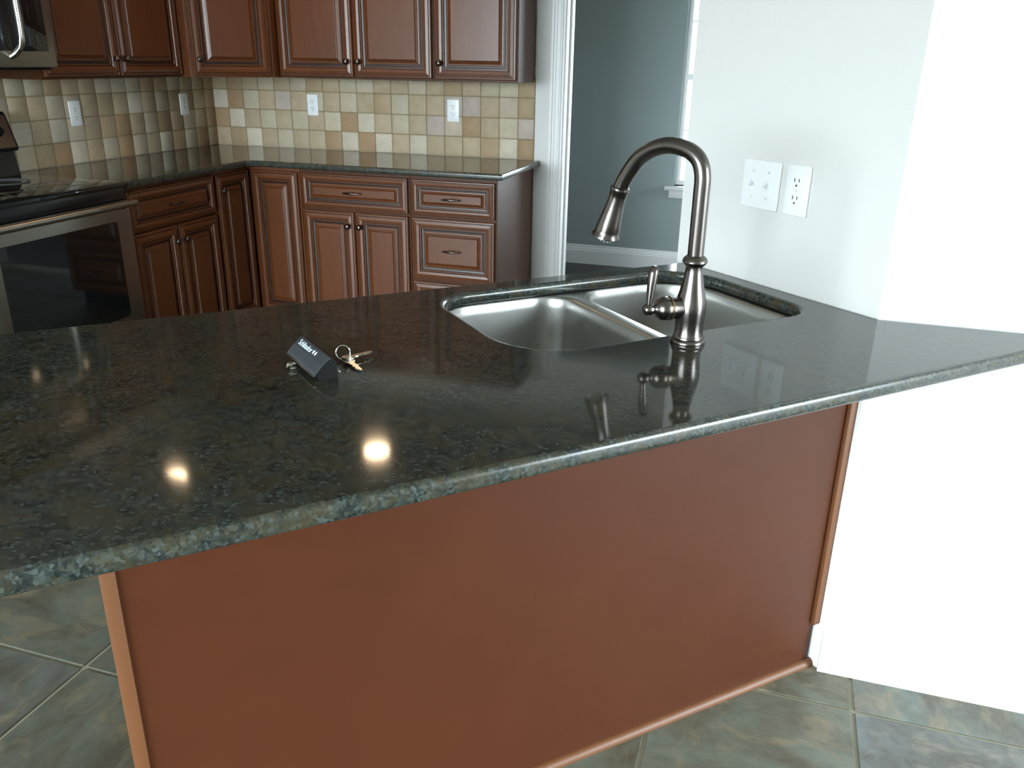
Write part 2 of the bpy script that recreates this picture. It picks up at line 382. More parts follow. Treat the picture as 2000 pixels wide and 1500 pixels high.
# door casing
tr = struct(empty('trim_1', (OX0, 0, 0)), 'white fluted casing around the doorway', 'trim')
def casing(bm, x0, x1, z0, z1, flip=False):
    wd_ = x1-x0; prof = [(0,0),(0,0.018),(0.012,0.018),(0.016,0.013),(0.024,0.013),(0.030,0.011),(0.046,0.011),(0.050,0.014),(0.056,0.014),(0.060,0.009),(wd_,0.009),(wd_,0)]
    pts = [((x1-p[0] if flip else x0+p[0]), -p[1]) for p in prof]
    prism(bm, pts, z0, z1)
bm = B(); casing(bm, -0.073, -0.003, 0, OZ+0.07); obj('casing_leg', bm, M_TRIM, tr)
bm = B(); casing(bm, OX1-OX0+0.003, OX1-OX0+0.073, 0, OZ+0.07, True); obj('casing_leg', bm, M_TRIM, tr)
bm = B(); box(bm, -0.003, OX1-OX0+0.003, -0.014, 0, OZ, OZ+0.07, 0.002); obj('casing_head', bm, M_TRIM, tr)
bm = B(); box(bm, 0, 0.006, 0, 0.14, 0, OZ); box(bm, 0.006, 0.016, 0.055, 0.10, 0, OZ); obj('jamb', bm, M_TRIM, tr)
bm = B(); box(bm, OX1-OX0-0.006, OX1-OX0, 0, 0.14, 0, OZ); obj('jamb', bm, M_TRIM, tr)
bm = B(); box(bm, 0.006, OX1-OX0-0.006, 0, 0.14, OZ-0.006, OZ); obj('head_jamb', bm, M_TRIM, tr)

# backsplash
TP = 0.1048
SHADE = {'0': (0.62, 0.545, 0.42), '1': (0.53, 0.45, 0.33), '2': (0.465, 0.365, 0.24), '3': (0.42, 0.305, 0.185), '4': (0.39, 0.26, 0.145), '5': (0.51, 0.425, 0.36)}
BACK = ["2321213211221232113",   # top, cut row
        "0412522112314125312",
        "4021212140212514215"[:19],
        "2302122404020222303"]
BACK[1] = "0412521212312255213"
BACK[3] = "2302122404020222304"
def tile_mesh(w_, h_):
    bm = B(); box(bm, 0.002, w_-0.002, -0.010, -0.002, 0.002, h_-0.002, 0.0028, 2)
    for v in bm.verts: v.co += Vector((random.uniform(-1,1)*0.0007, random.uniform(-1,1)*0.0004, random.uniform(-1,1)*0.0007))
    bmesh.ops.recalc_face_normals(bm, faces=bm.faces)
    me = bpy.data.meshes.new('tile'); bm.to_mesh(me); bm.free(); me.materials.append(M_STONE)
    for p in me.polygons: p.use_smooth = True
    me.set_sharp_from_angle(angle=math.radians(50))
    return me
full = [tile_mesh(TP, TP) for _ in range(4)]
HTOP = ZU-(ZT+3*TP)+0.03
cut = [tile_mesh(TP, HTOP) for _ in range(2)]
def backsplash(parent, length, rows, loc, rz):
    bed = bxo('backsplash', (0, length, -0.006, 0, ZT, ZT+3*TP+HTOP), M_GROUT, parent)
    bed.location = loc; bed.rotation_euler = (0, 0, rz)
    x = 0.0; n = 0
    while x < length-0.02:
        w_ = min(TP, length-x)
        for r in range(4):
            z = ZT+(3-r)*TP; h = HTOP if r == 0 else TP
            me = (cut if r == 0 else full)[random.randrange(2 if r == 0 else 4)]
            o = bpy.data.objects.new('tile', me); C.objects.link(o); o.parent = bed
            o.location = (x, 0, z); o.scale = (w_/TP, 1, 1)
            c = SHADE[rows[r][n % len(rows[r])]]; f = random.uniform(0.93, 1.07)
            o.color = (c[0]*f, c[1]*f*random.uniform(0.98, 1.02), c[2]*f, 1)
        x += TP; n += 1
backsplash(wb, AX, BACK, (0, 0, 0), 0)
LEFT = [''.join(random.choice('1222331') for _ in range(23)), "3321223012211222021322312"[:23], "2103204130201234213202312"[:23], "1320142031240214120314203"[:23]]
backsplash(wl, 2.40, LEFT, (0, -2.40, 0), PI/2)

# ------------------------------------------------------------------ cabinets
PROF = [(0.0, 0.0), (0.0, 0.013), (0.004, 0.017), (0.009, 0.0175), (0.0105, 0.0145), (0.0125, 0.0145), (0.014, 0.0185), (0.028, 0.0215), (0.040, 0.0195), (0.043, 0.0135), (0.0455, 0.0135), (0.047, 0.0165), (0.051, 0.0165), (0.0525, 0.008), (0.060, 0.007)]
PAN = [(0.060, 0.007), (0.0635, 0.007), (0.066, 0.0095), (0.072, 0.0100), (0.084, 0.0150), (0.0855, 0.0180), (0.089, 0.0195)]
def ring_panel(w_, h, prof, close_back=False, close_front=False, sc=1.0, glaze=()):
    bm = B(); rings = []
    for ins, d in prof:
        i = ins*sc
        rings.append([bm.verts.new(p) for p in ((i, -d, i), (w_-i, -d, i), (w_-i, -d, h-i), (i, -d, h-i))])
    for q, (a, b) in enumerate(zip(rings, rings[1:])):
        for k in range(4):
            f = bm.faces.new((a[k], a[(k+1)%4], b[(k+1)%4], b[k]))
            if q in glaze: f.material_index = 1
    if close_front: bm.faces.new(rings[-1])
    if close_back: bm.faces.new(rings[0][::-1])
    return bm
def knob(parent, x, z, y=-0.018):
    bm = B(); lathe(bm, [(0.0075, 0), (0.0055, 0.004), (0.005, 0.010), (0.009, 0.014), (0.0145, 0.018), (0.0155, 0.022), (0.013, 0.027), (0.007, 0.030), (0, 0.0308)], 20, axisM((x, y, z), (0,-1,0)))
    return obj('knob', bm, M_BRONZE2, parent, 50)
def pull(parent, x, z, y=-0.018):
    bm = B(); L = 0.048
    P = [(x-L, y-0.020, z), (x-L*0.7, y-0.024, z), (x-L*0.35, y-0.027, z), (x, y-0.029, z), (x+L*0.35, y-0.027, z), (x+L*0.7, y-0.024, z), (x+L, y-0.020, z)]
    sweep(bm, P, [0.0025, 0.004, 0.0042, 0.0072, 0.0042, 0.004, 0.0025], 10)
    for s in (-1, 1): sweep(bm, [(x+s*L*0.8, y+0.002, z), (x+s*L*0.8, y-0.023, z)], 0.0035, 8)
    return obj('pull', bm, M_BRONZE2, parent, 60)
def front(parent, kind, x, z, w_, h, y, hardware=None, rz=0.0):
    sc = 1.0
    if min(w_, h) < 0.22: sc = min(1.0, min(w_, h)/2/0.112)
    m = M_WOODH if w_ > h else M_WOODV
    d = obj(kind, ring_panel(w_, h, PROF, close_back=True, sc=sc, glaze=(4, 9, 13)), m, parent); d.data.materials.append(M_GLAZE)
    d.location = (x, y, z); d.rotation_euler = (0, 0, rz)
    rp = obj('raised_panel', ring_panel(w_, h, PAN, close_front=True, sc=sc, glaze=(0, 4)), m, d); rp.data.materials.append(M_GLAZE)
    if hardware:
        if hardware[0] == 'knob': knob(d, hardware[1], hardware[2])
        else: pull(d, w_/2, h/2, -0.0185*1.0)
    return d
def crown(parent, w_, dep, z, ends=(0, 1)):
    bm = B(); box(bm, 0, w_+(0.03 if ends[1] else 0), -dep-0.03, -0.012, z+0.03, z+0.055, 0.006); box(bm, 0, w_+(0.015 if ends[1] else 0), -dep-0.015, -0.012, z, z+0.03, 0.006)
    return obj('crown_moulding', bm, M_WOODV, parent, 40)
DW = 0.655
UH = 0.755
UD = 0.305
def upper(name, label, w_, doors, loc, rz, z0=ZU, h=UH, end=0):
    t = thing(name, label, 'cabinet', loc, rz, 'upper wall cabinets')
    bxo('carcass', (0, w_, -UD, -0.012, z0, z0+h), M_CARC, t, 0.0015, 1)
    n = len(doors); g = 0.008; dw = (w_-2*g-0.006*(n-1))/n
    for i, kside in enumerate(doors):
        hw = ('knob', dw-0.030 if kside == 'R' else 0.030, 0.075)
        front(t, 'door', g+i*(dw+0.006), z0+0.010, dw, h-0.02, -UD, hw)
    crown(t, w_, UD, z0+h, (0, end)); return t
wp = (AX-DW)*2/3; ws = (AX-DW)/3
upper('upper_cabinet', 'wide two-door cherry wall cabinet on the back wall above the middle outlet', wp-0.001, 'RL', (DW+0.001, 0, 0), 0)
upper('upper_cabinet', 'narrow one-door cherry wall cabinet next to the doorway casing', ws-0.001, 'L', (DW+wp, 0, 0), 0, end=1)
upper('upper_cabinet', 'shaded two-door cherry wall cabinet between microwave and corner cabinet', wp-0.001, 'RL', (0, -DW-wp, 0), PI/2)
upper('upper_cabinet', 'short two-door cherry wall cabinet over the microwave', 0.762, 'RL', (0, -DW-wp-0.765, 0), PI/2, z0=1.79, h=ZU+UH-1.79)
# diagonal corner wall cabinet
t = thing('corner_upper_cabinet', 'taller diagonal cherry wall cabinet in the corner, standing proud of its neighbours', 'cabinet', (0, 0, 0), 0, 'upper wall cabinets')
SD = 0.362
bm = B(); prism(bm, [(0.012, -0.012), (DW, -0.012), (DW, -SD), (SD, -DW), (0.012, -DW)], ZU, ZU+0.93, 0.0015); obj('carcass', bm, M_WOODV, t)
fl_len = (DW-SD)*math.sqrt(2)
front(t, 'door', SD+0.016*R2, ZU+0.010, fl_len-0.034, 0.91, -DW+0.016*R2, ('knob', 0.030, 0.075), PI/4)
bm = B(); prism(bm, [(0.012, -0.012), (DW+0.02, -0.012), (DW+0.02, -SD-0.012), (SD+0.012, -DW-0.02), (0.012, -DW-0.02)], ZU+0.93, ZU+0.985, 0.008); obj('crown_moulding', bm, M_WOODV, t)

BD = 0.610
def base_carcass(t, w_):
    bxo('carcass', (0, w_, -BD, -0.005, 0.10, ZB-0.001), M_CARC, t, 0.0015, 1)
    bxo('toe_kick', (0.002, w_-0.002, -BD+0.075, -BD+0.09, 0.0, 0.10), M_BLACK, t)
DZ0, DZ1 = 0.692, 0.866
def base2(label, w_, loc, rz):
    t = thing('base_cabinet', label, 'cabinet', loc, rz, 'base cabinets'); base_carcass(t, w_)
    g = 0.009; front(t, 'drawer', g, DZ0, w_-2*g, DZ1-DZ0, -BD, ('pull',))
    dw = (w_-2*g-0.006)/2
    front(t, 'door', g, 0.112, dw, DZ0-0.012-0.112, -BD, ('knob', dw-0.03, 0.50))
    front(t, 'door', g+dw+0.006, 0.112, dw, DZ0-0.012-0.112, -BD, ('knob', 0.03, 0.50)); return t
base2('cherry base cabinet with one wide drawer above two doors on the back wall', 0.608, (0.915, 0, 0), 0)
base2('shaded cherry base cabinet with drawer and two doors right beside the range', 0.608, (0, -1.524, 0), PI/2)
t = thing('drawer_base_cabinet', 'cherry three-drawer base cabinet at the counter end by the doorway', 'cabinet', (1.524, 0, 0), 0, 'base cabinets')
wdr = AX-1.524; base_carcass(t, wdr)
for z0, z1 in ((DZ0, DZ1), (0.372, DZ0-0.012), (0.112, 0.360)): front(t, 'drawer', 0.009, z0, wdr-0.018, z1-z0, -BD, ('pull',))
t = thing('corner_base_cabinet', 'L-shaped cherry corner base cabinet with two tall doors meeting at the inside corner', 'cabinet', (0, 0, 0), 0, 'base cabinets')
bm = B(); prism(bm, [(0.005, -0.005), (0.913, -0.005), (0.913, -BD), (BD, -BD), (BD, -0.913), (0.005, -0.913)], 0.10, ZB-0.001); obj('carcass', bm, M_WOODV, t)
bm = B(); prism(bm, [(0.01, -0.01), (0.913, -0.01), (0.913, -BD+0.08), (BD-0.08, -BD+0.08), (BD-0.08, -0.913), (0.01, -0.913)], 0.0, 0.10); obj('toe_kick', bm, M_BLACK, t)
front(t, 'door', BD+0.024, 0.112, 0.913-0.009-BD-0.024, DZ1-0.112, -BD)
dl = 0.913-0.009-BD-0.024
d = front(t, 'door', BD, 0.112, dl, DZ1-0.112, -0.913+0.009, ('knob', 0.03, DZ1-0.112-0.075), PI/2)

# ------------------------------------------------------------------ counters
def slab(name, outer, holes, z0, z1, bev, m):
    cu = bpy.data.curves.new(name, 'CURVE'); cu.dimensions = '2D'; cu.fill_mode = 'BOTH'
    for pts in [outer]+holes:
        s = cu.splines.new('POLY'); s.points.add(len(pts)-1)
        for q, p in zip(s.points, pts): q.co = (p[0], p[1], 0, 1)
        s.use_cyclic_u = True
    cu.extrude = (z1-z0)/2-bev; cu.bevel_depth = bev; cu.bevel_resolution = 3; cu.offset = -bev
    o = bpy.data.objects.new(name+'_curve', cu); C.objects.link(o)
    dg = bpy.context.evaluated_depsgraph_get(); me = bpy.data.meshes.new_from_object(o.evaluated_get(dg))
    bpy.data.objects.remove(o); bpy.data.curves.remove(cu)
    bm = bmesh.new(); bm.from_mesh(me); bmesh.ops.remove_doubles(bm, verts=bm.verts, dist=1e-5)
    bmesh.ops.translate(bm, verts=bm.verts, vec=(0, 0, (z0+z1)/2)); bpy.data.meshes.remove(me)
    o = obj(name, bm, m, None, 35, flat_z=True); o.data.materials.append(M_GEDGE)
    for p in o.data.polygons:
        if abs(p.normal.z) < 0.9995: p.material_index = 1
    return o
CD = 0.648
o = slab('countertop', [(0.011, -0.011), (AX+0.036, -0.011), (AX+0.036, -CD), (CD+0.03, -CD), (CD, -CD-0.03), (CD, -1.526), (0.011, -1.526)], [], ZB, ZT, 0.009, M_GRAN)
tag(o, 'L-shaped dark granite counter along the tiled walls beside the range', 'countertop')
VF = 4.566
fend = uv(VF+math.sqrt(2)*(CY-0.002), VF)
Cin = CP - nb*0.002 + Vector((0, -0.002, 0))
Ein = E_ - nb*0.002
far = [uv(-1.19, 3.645), uv(0.598, 3.685)]
HOLE = [uv(a, b) for a, b in rrect(-0.155, 0.560, 3.745, 4.192, (0.10, 0.14, 0.07, 0.14), 10)]
o = slab('peninsula_countertop', [uv(-1.19, VF), fend, Cin, uv(0.603, 3.686), uv(-1.19, 3.645)], [HOLE], ZB, ZT, 0.011, M_GRAN)
tag(o, 'long polished dark granite peninsula counter with the sink cut into it', 'countertop')

# ------------------------------------------------------------------ peninsula cabinet
t = thing('peninsula_cabinet', 'peninsula cabinet with a plain reddish-brown wooden back panel', 'cabinet', uv(-0.88, 4.26), PI/4)
# local x = u - (-0.88), local -y = v - 4.26
PV = 4.270
def lb(name, u0, u1, v0, v1, z0, z1, m, bev=0.0, par=t): return bxo(name, (u0+0.88, u1+0.88, 4.26-v1, 4.26-v0, z0, z1), m, par, bev)
UR = 0.632
lb('back_panel', -0.872, UR, PV-0.012, PV, 0.0, ZB-0.001, M_PANEL)
lb('corner_trim', -0.890, -0.868, PV-0.016, PV+0.006, 0.0, ZB-0.001, M_TRIMW, 0.002)
lb('side_trim', UR-0.008, UR+0.014, PV, PV+0.011, 0.125, ZB-0.001, M_TRIMW, 0.002)
lb('end_panel', -0.876, -0.858, 3.70, PV-0.016, 0.0, ZB-0.001, M_PANEL)
bm = B(); q = [(0, 0)]+[(0.014*math.cos(a), 0.016*math.sin(a)) for a in [i*PI/16 for i in range(9)]]
a_ = [bm.verts.new((-0.868+0.88, 4.26-PV-y, z)) for y, z in q]; b_ = [bm.verts.new((UR+0.010+0.88, 4.26-PV-y, z)) for y, z in q]
bm.faces.new(a_); bm.faces.new(b_[::-1])
for i in range(len(q)): j = (i+1) % len(q); bm.faces.new((a_[i], a_[j], b_[j], b_[i]))
obj('shoe_moulding', bm, M_TRIMW, t, 40)
bm = B()   # kitchen-side face of the sink base
for u0, u1 in ((-0.85, -0.50), (-0.49, -0.20), (-0.19, 0.19), (0.195, 0.56)): box(bm, u0+0.88, u1+0.88, 4.26-3.715, 4.26-3.695, 0.11, 0.86, 0.004)
obj('front_panel', bm, M_WOODV, t)

# ------------------------------------------------------------------ sink
t = thing('kitchen_sink', 'stainless steel double-bowl undermount sink set in the granite peninsula', 'sink', uv(0.2, 3.97, ZB), PI/4)
def bowl(nm, c0, c1, x0, x1, y0, y1, rad, depth, dx):
    """cells c0..c1 (outer flange in u), bowl x0..x1, y along v (local y = -(v-3.97))"""
    n = 8; bm = B()
    V0, V1 = 3.715, 4.222
    outer = rrect(c0, c1, V0, V1, [0.012]*4, n)
    levels = [(outer, -0.001)]
    for ins, z in ((-0.006, -0.001), (-0.002, -0.0025), (0.001, -0.008), (0.003, -0.03), (0.006, -depth*0.6), (0.012, -depth*0.85), (0.024, -depth*0.95), (0.05, -depth*0.99), (0.09, -depth)):
        r = [max(0.02, q-ins*0.6) for q in rad]
        levels.append((rrect(x0+ins, x1-ins, y0+ins, y1-ins, r, n), z))
    rings = [[bm.verts.new((a-0.2, -(b-3.97), z)) for a, b in L] for L, z in levels]
    for a, b in zip(rings, rings[1:]):
        for k in range(len(a)): j = (k+1) % len(a); bm.faces.new((a[k], a[j], b[j], b[k]))
    bm.faces.new(rings[-1])
    o = obj(nm, bm, M_STEEL, t, 60)
    cx = (x0+x1)/2-0.2; cyy = -((y0+y1)/2-3.97)
    bm = B(); lathe(bm, [(0.045, -depth+0.002), (0.043, -depth+0.004), (0.036, -depth+0.003), (0.03, -depth-0.004), (0.012, -depth-0.004), (0.01, -depth+0.004), (0, -depth+0.005)], 24, Matrix.Translation((cx, cyy, 0)))
    obj('drain', bm, M_CHROME, o, 40)
bowl('bowl', -0.19, 0.205, -0.148, 0.185, 3.735, 4.200, (0.10, 0.075, 0.075, 0.14), 0.21, 0)
bowl('bowl', 0.205, 0.59, 0.225, 0.553, 3.735, 4.200, (0.075, 0.13, 0.07, 0.075), 0.19, 0)

# ------------------------------------------------------------------ faucet
AL = math.radians(14)
FB = uv(0.172, 4.246, ZT)
t = thing('kitchen_faucet', 'tall dark bronze gooseneck faucet with pull-down spray head and side lever', 'faucet', FB, PI/4-AL)
# local frame: +y = -v (spout direction), -x = -u (lever side)
bm = B(); lathe(bm, [(0.033, 0.0), (0.0335, 0.003), (0.0325, 0.007), (0.030, 0.009), (0.0305, 0.012), (0.029, 0.015)], 40); obj('base_ring', bm, M_BRONZE, t, 50)
bm = B(); lathe(bm, [(0.0285, 0.014), (0.0275, 0.020), (0.0268, 0.030), (0.0275, 0.045), (0.0290, 0.060), (0.0290, 0.074), (0.0265, 0.090), (0.0225, 0.106), (0.0190, 0.122), (0.0165, 0.138), (0.0155, 0.146), (0.0165, 0.150)], 40); obj('body', bm, M_BRONZE, t, 60)
bm = B(); lathe(bm, [(0.0165, 0.149), (0.0200, 0.152), (0.0235, 0.157), (0.0225, 0.162), (0.0190, 0.166), (0.0165, 0.168), (0.0150, 0.169)], 40); obj('collar', bm, M_BRONZE, t, 40)
SA = math.radians(34)
def sp(d, z): return Vector((-math.sin(SA)*d, math.cos(SA)*d, z))
SP = [(0, 0.164), (0, 0.22), (0, 0.276), (0.001, 0.314), (0.0115, 0.340), (0.0355, 0.355), (0.073, 0.3605), (0.108, 0.352), (0.139, 0.3325), (0.1585, 0.3085), (0.1715, 0.288), (0.1795, 0.2715)]
bm = B(); sweep(bm, smooth_path([sp(*q) for q in SP], 6), 0.0150, 20); obj('spout', bm, M_BRONZE, t, 60)
h0 = sp(0.1795, 0.2715); hd = sp(0.0275, -0.0935).normalized()
bm = B(); lathe(bm, [(0.0150, -0.004), (0.0185, -0.002), (0.0195, 0.003), (0.0175, 0.007), (0.0172, 0.018), (0.0182, 0.034), (0.0205, 0.052), (0.0235, 0.072), (0.0250, 0.086), (0.0250, 0.094), (0.0285, 0.098), (0.0285, 0.101), (0.0240, 0.103), (0, 0.103)], 36, axisM(h0, hd)); sh = obj('spray_head', bm, M_BRONZE, t, 45)
bm = B()
for k in range(16):
    a = 2*PI*k/16; p = Vector((0.017*math.cos(a), 0.017*math.sin(a), 0.102)); lathe(bm, [(0.0016, 0), (0.0013, 0.005), (0, 0.0053)], 8, axisM(h0, hd) @ Matrix.Translation(p))
obj('spray_nozzles', bm, M_PLAST, sh, 60)
hz = 0.069
bm = B(); lathe(bm, [(0.021, 0.010), (0.0205, 0.034), (0.0215, 0.040)], 32, axisM((0, 0, hz), (-1, 0, 0))); obj('valve_arm', bm, M_BRONZE, t, 50)
bm = B(); lathe(bm, [(0.0215, 0.040), (0.0235, 0.0415), (0.0235, 0.0435), (0.0215, 0.045)], 32, axisM((0, 0, hz), (-1, 0, 0))); obj('copper_ring', bm, M_COPPER, t, 50)
bm = B(); lathe(bm, [(0.0215, 0.045), (0.0225, 0.048), (0.0225, 0.058), (0.0200, 0.064), (0.0150, 0.069), (0.0100, 0.072), (0.0085, 0.074), (0.0105, 0.079), (0.0120, 0.085), (0.0105, 0.092), (0.006, 0.096), (0, 0.097)], 32, axisM((0, 0, hz), (-1, 0, 0))); hc = obj('handle_cap', bm, M_BRONZE, t, 50)
bm = B(); sweep(bm, [(-0.085, 0, hz+0.006), (-0.0845, 0, hz+0.02), (-0.0825, 0.001, hz+0.045), (-0.080, 0.002, hz+0.068), (-0.078, 0.003, hz+0.078), (-0.0775, 0.003, hz+0.082)], [0.0055, 0.0062, 0.0085, 0.0095, 0.0085, 0.004], 16); obj('lever', bm, M_BRONZE, hc, 60)

# ------------------------------------------------------------------ lock and keys on the counter
LD = Vector((0.768, -0.640, 0)); rzl = math.atan2(LD.y, LD.x)
t = thing('lock_box', 'small black lock housing with white lettering lying on the peninsula counter', 'lock', (2.460, -3.228, ZT), rzl)
# local x along the length, local y away from the viewer
def extr(bm, prof, x0, x1):
    a = [bm.verts.new((x0, y, z)) for y, z in prof]; b = [bm.verts.new((x1, y, z)) for y, z in prof]
    bm.faces.new(a[::-1]); bm.faces.new(b); n = len(prof)
    for i in range(n): bm.faces.new((a[i], a[(i+1)%n], b[(i+1)%n], b[i]))
    return bm
L_ = 0.136
bm = extr(B(), [(0.0, 0.011), (0.003, 0.0150), (0.0145, 0.0265), (0.0155, 0.0265), (0.0275, 0.037), (0.0315, 0.037), (0.0315, 0.035), (0.0278, 0.035), (0.0155, 0.0243), (0.0150, 0.0243), (0.0045, 0.0135), (0.002, 0.0095)], 0, L_)
lk = obj('cover', bm, M_LOCK, t)
bm = extr(B(), [(0.010, 0.0), (0.006, 0.0125), (0.0155, 0.0238), (0.0280, 0.0345), (0.037, 0.0345), (0.042, 0.026), (0.043, 0.0)], 0.004, L_-0.004)
obj('body', bm, M_BPLAST, t)
bxo('lip', (0.001, L_-0.001, -0.0015, 0.002, 0.0085, 0.0118), M_APPL, t, 0.0005)
bm = B(); box(bm, 0.045, 0.062, -0.014, 0.006, 0.0005, 0.003, 0.0008); box(bm, 0.047, 0.060, -0.016, -0.004, 0.003, 0.0105, 0.001); lathe(bm, [(0.004, 0), (0.004, 0.002), (0.0015, 0.0022), (0, 0.0022)], 16, axisM((0.0535, -0.016, 0.006), (0, -1, 0.3)))
obj('latch_tab', bm, M_CHROME, t, 40)
cu = bpy.data.curves.new('lettering', 'FONT'); cu.body = 'Schlitador'; cu.size = 0.0115; cu.extrude = 0.0002; cu.space_character = 0.95
fo = bpy.data.objects.new('lettering_curve', cu); C.objects.link(fo)
me = bpy.data.meshes.new_from_object(fo.evaluated_get(bpy.context.evaluated_depsgraph_get())); bpy.data.objects.remove(fo); bpy.data.curves.remove(cu)
me.materials.clear(); me.materials.append(M_PRINT)
sl = math.atan2(0.0105, 0.012)
xs = [v.co.x for v in me.vertices]; ysx = [v.co.y for v in me.vertices]
fx = 0.060/(max(xs)-min(xs)); fy = 0.0105/(max(ysx)-min(ysx)); me.transform(Matrix.Diagonal((fx, fy, 1, 1)))
o = bpy.data.objects.new('lettering', me); C.objects.link(o); o.parent = t; o.location = (0.012, 0.0178, 0.0291); o.rotation_euler = (sl, 0, 0)
bm = B()
for s in (0, 1):
    lathe(bm, [(0.0042, 0), (0.0042, 0.0004)], 16, Matrix.Translation((0.081+s*0.0095, 0.0215, 0.0324)) @ Matrix.Rotation(sl, 4, 'X') @ Matrix.Scale(0.62, 4, (1,0,0)))
obj('emblem', bm, M_PRINT, t)

t = thing('key_ring', 'pair of small nickel keys on a steel ring beside the black lock', 'keys', (2.564, -3.206, ZT), 0)
def torus(bm, R, r, M_, n=28, m=8):
    vv = [[bm.verts.new(M_ @ Vector(((R+r*math.cos(2*PI*j/m))*math.cos(2*PI*i/n), (R+r*math.cos(2*PI*j/m))*math.sin(2*PI*i/n), r*math.sin(2*PI*j/m)))) for j in range(m)] for i in range(n)]
    for i in range(n):
        for j in range(m): bm.faces.new((vv[i][j], vv[(i+1)%n][j], vv[(i+1)%n][(j+1)%m], vv[i][(j+1)%m]))
bm = B(); MR = Matrix.Translation((-0.008, 0.006, 0.0135)) @ Matrix.Rotation(math.radians(28), 4, 'Z') @ Matrix.Rotation(math.radians(62), 4, 'X')
torus(bm, 0.0125, 0.0011, MR); torus(bm, 0.0125, 0.0011, MR @ Matrix.Translation((0, 0, 0.0022))); obj('ring', bm, M_CHROME, t, 60)
def key(ang, tilt, z, x, y):
    bm = B(); bw = rrect(-0.010, 0.010, -0.0085, 0.0085, 0.0075, 6)
    prism(bm, bw, 0, 0.002)
    prism(bm, [(0.009, -0.0035), (0.014, -0.004), (0.020, -0.0025), (0.024, -0.0045), (0.028, -0.002), (0.032, -0.0045), (0.036, -0.0025), (0.042, 0.0), (0.040, 0.0032), (0.009, 0.0040)], 0.0001, 0.0021)
    lathe(bm, [(0.005, 0.002), (0.0045, 0.0032), (0, 0.0033)], 14)
    bmesh.ops.transform(bm, matrix=Matrix.Translation((x, y, z)) @ Matrix.Rotation(ang, 4, 'Z') @ Matrix.Rotation(tilt, 4, 'Y') @ Matrix.Scale(1.22, 4), verts=bm.verts)
    obj('key', bm, M_NICKEL, t)
key(math.radians(-38), 0.06, 0.0040, 0.010, -0.008)
key(math.radians(62), 0.03, 0.0072, 0.006, 0.000)

# ------------------------------------------------------------------ outlets and switches
def plate(bm, w_, h): prism_pts = rrect(-w_/2, w_/2, -h/2, h/2, 0.004, 4); return prism_pts
def wall_plate(name, label, loc, nrm, gangs, grp):
    """plate centred at loc, facing nrm (horizontal)"""
    n = Vector(nrm).normalized(); rz = math.atan2(n.x, -n.y)      # local -y -> n
    t = thing(name, label, 'outlet' if gangs == 'o' else 'switch', loc, rz, grp)
    w_ = 0.070 if gangs == 'o' else 0.116; h = 0.114
    bm = B(); box(bm, -w_/2, w_/2, -0.006, 0.0, -h/2, h/2, 0.0035, 3); obj('cover_plate', bm, M_PLAST, t, 40)
    if gangs == 'o':
        for s in (-1, 1):
            zc = s*0.0195
            bm = B(); pts = rrect(-0.0165, 0.0165, -0.0142, 0.0142, 0.008, 5)
            prism(bm, pts, 0, 0.0018); bmesh.ops.transform(bm, matrix=Matrix.Translation((0, -0.0055, zc)) @ Matrix.Rotation(PI/2, 4, 'X'), verts=bm.verts)
            r = obj('receptacle', bm, M_PLAST, t)
            bm = B()
            for sx, hh in ((-0.0063, 0.0085), (0.0063, 0.0070)): box(bm, sx-0.0012, sx+0.0012, -0.0077, -0.0072, zc+0.002-hh/2+0.002, zc+0.002+hh/2+0.002)
            lathe(bm, [(0.0026, 0), (0.0026, 0.0005)], 12, axisM((0, -0.0072, zc-0.0078), (0,-1,0)))
            obj('slots', bm, M_SLOT, r)
        bm = B(); lathe(bm, [(0.003, 0), (0.0028, 0.001), (0, 0.0012)], 12, axisM((0, -0.006, 0), (0,-1,0))); obj('screw', bm, M_SCREW, t)
    else:
        for sx in (-0.023, 0.023):
            bxo('toggle_base', (sx-0.005, sx+0.005, -0.0072, -0.005, -0.012, 0.012), M_PLAST, t, 0.0006)
            bm = B(); box(bm, -0.0045, 0.0045, -0.014, 0, -0.004, 0.004, 0.001); bmesh.ops.transform(bm, matrix=Matrix.Translation((sx, -0.006, -0.002)) @ Matrix.Rotation(math.radians(-25), 4, 'X'), verts=bm.verts); obj('toggle', bm, M_PLAST, t)
            for sz in (-0.030, 0.030):
                bm = B(); lathe(bm, [(0.003, 0), (0.0028, 0.001), (0, 0.0012)], 12, axisM((sx, -0.006, sz), (0,-1,0))); obj('screw', bm, M_SCREW, t)
    return t
GB = 'outlets on the tile backsplash'
wall_plate('outlet', 'white outlet plate on the back tiles below the two-door cabinet', (0.665, -0.0095, 1.157), (0,-1,0), 'o', GB)
wall_plate('outlet', 'white outlet plate on the back tiles nearest the doorway', (1.520, -0.0095, 1.153), (0,-1,0), 'o', GB)
wall_plate('outlet', 'white outlet plate on the shaded left tiles close to the corner', (0.0095, -0.288, 1.154), (1,0,0), 'o', GB)
wall_plate('outlet', 'white outlet plate on the shaded left tiles nearest the range', (0.0095, -1.086, 1.144), (1,0,0), 'o', GB)
nw = -nb
def onwall(s): return CP + dirE*s
sE = (E_-CP).length
f1 = (4.291-3.925)/(4.291-3.655)*sE; f2 = (4.291-4.034)/(4.291-3.655)*sE
a = onwall(f1); wall_plate('switch', 'white double switch plate on the pale wall behind the faucet', (a.x+nw.x*0.0005, a.y+nw.y*0.0005, 1.148), nw, 's', 'plates on the sink wall')
a = onwall(f2); wall_plate('outlet', 'white outlet plate beside the double switch on the pale wall', (a.x+nw.x*0.0005, a.y+nw.y*0.0005, 1.148), nw, 'o', 'plates on the sink wall')

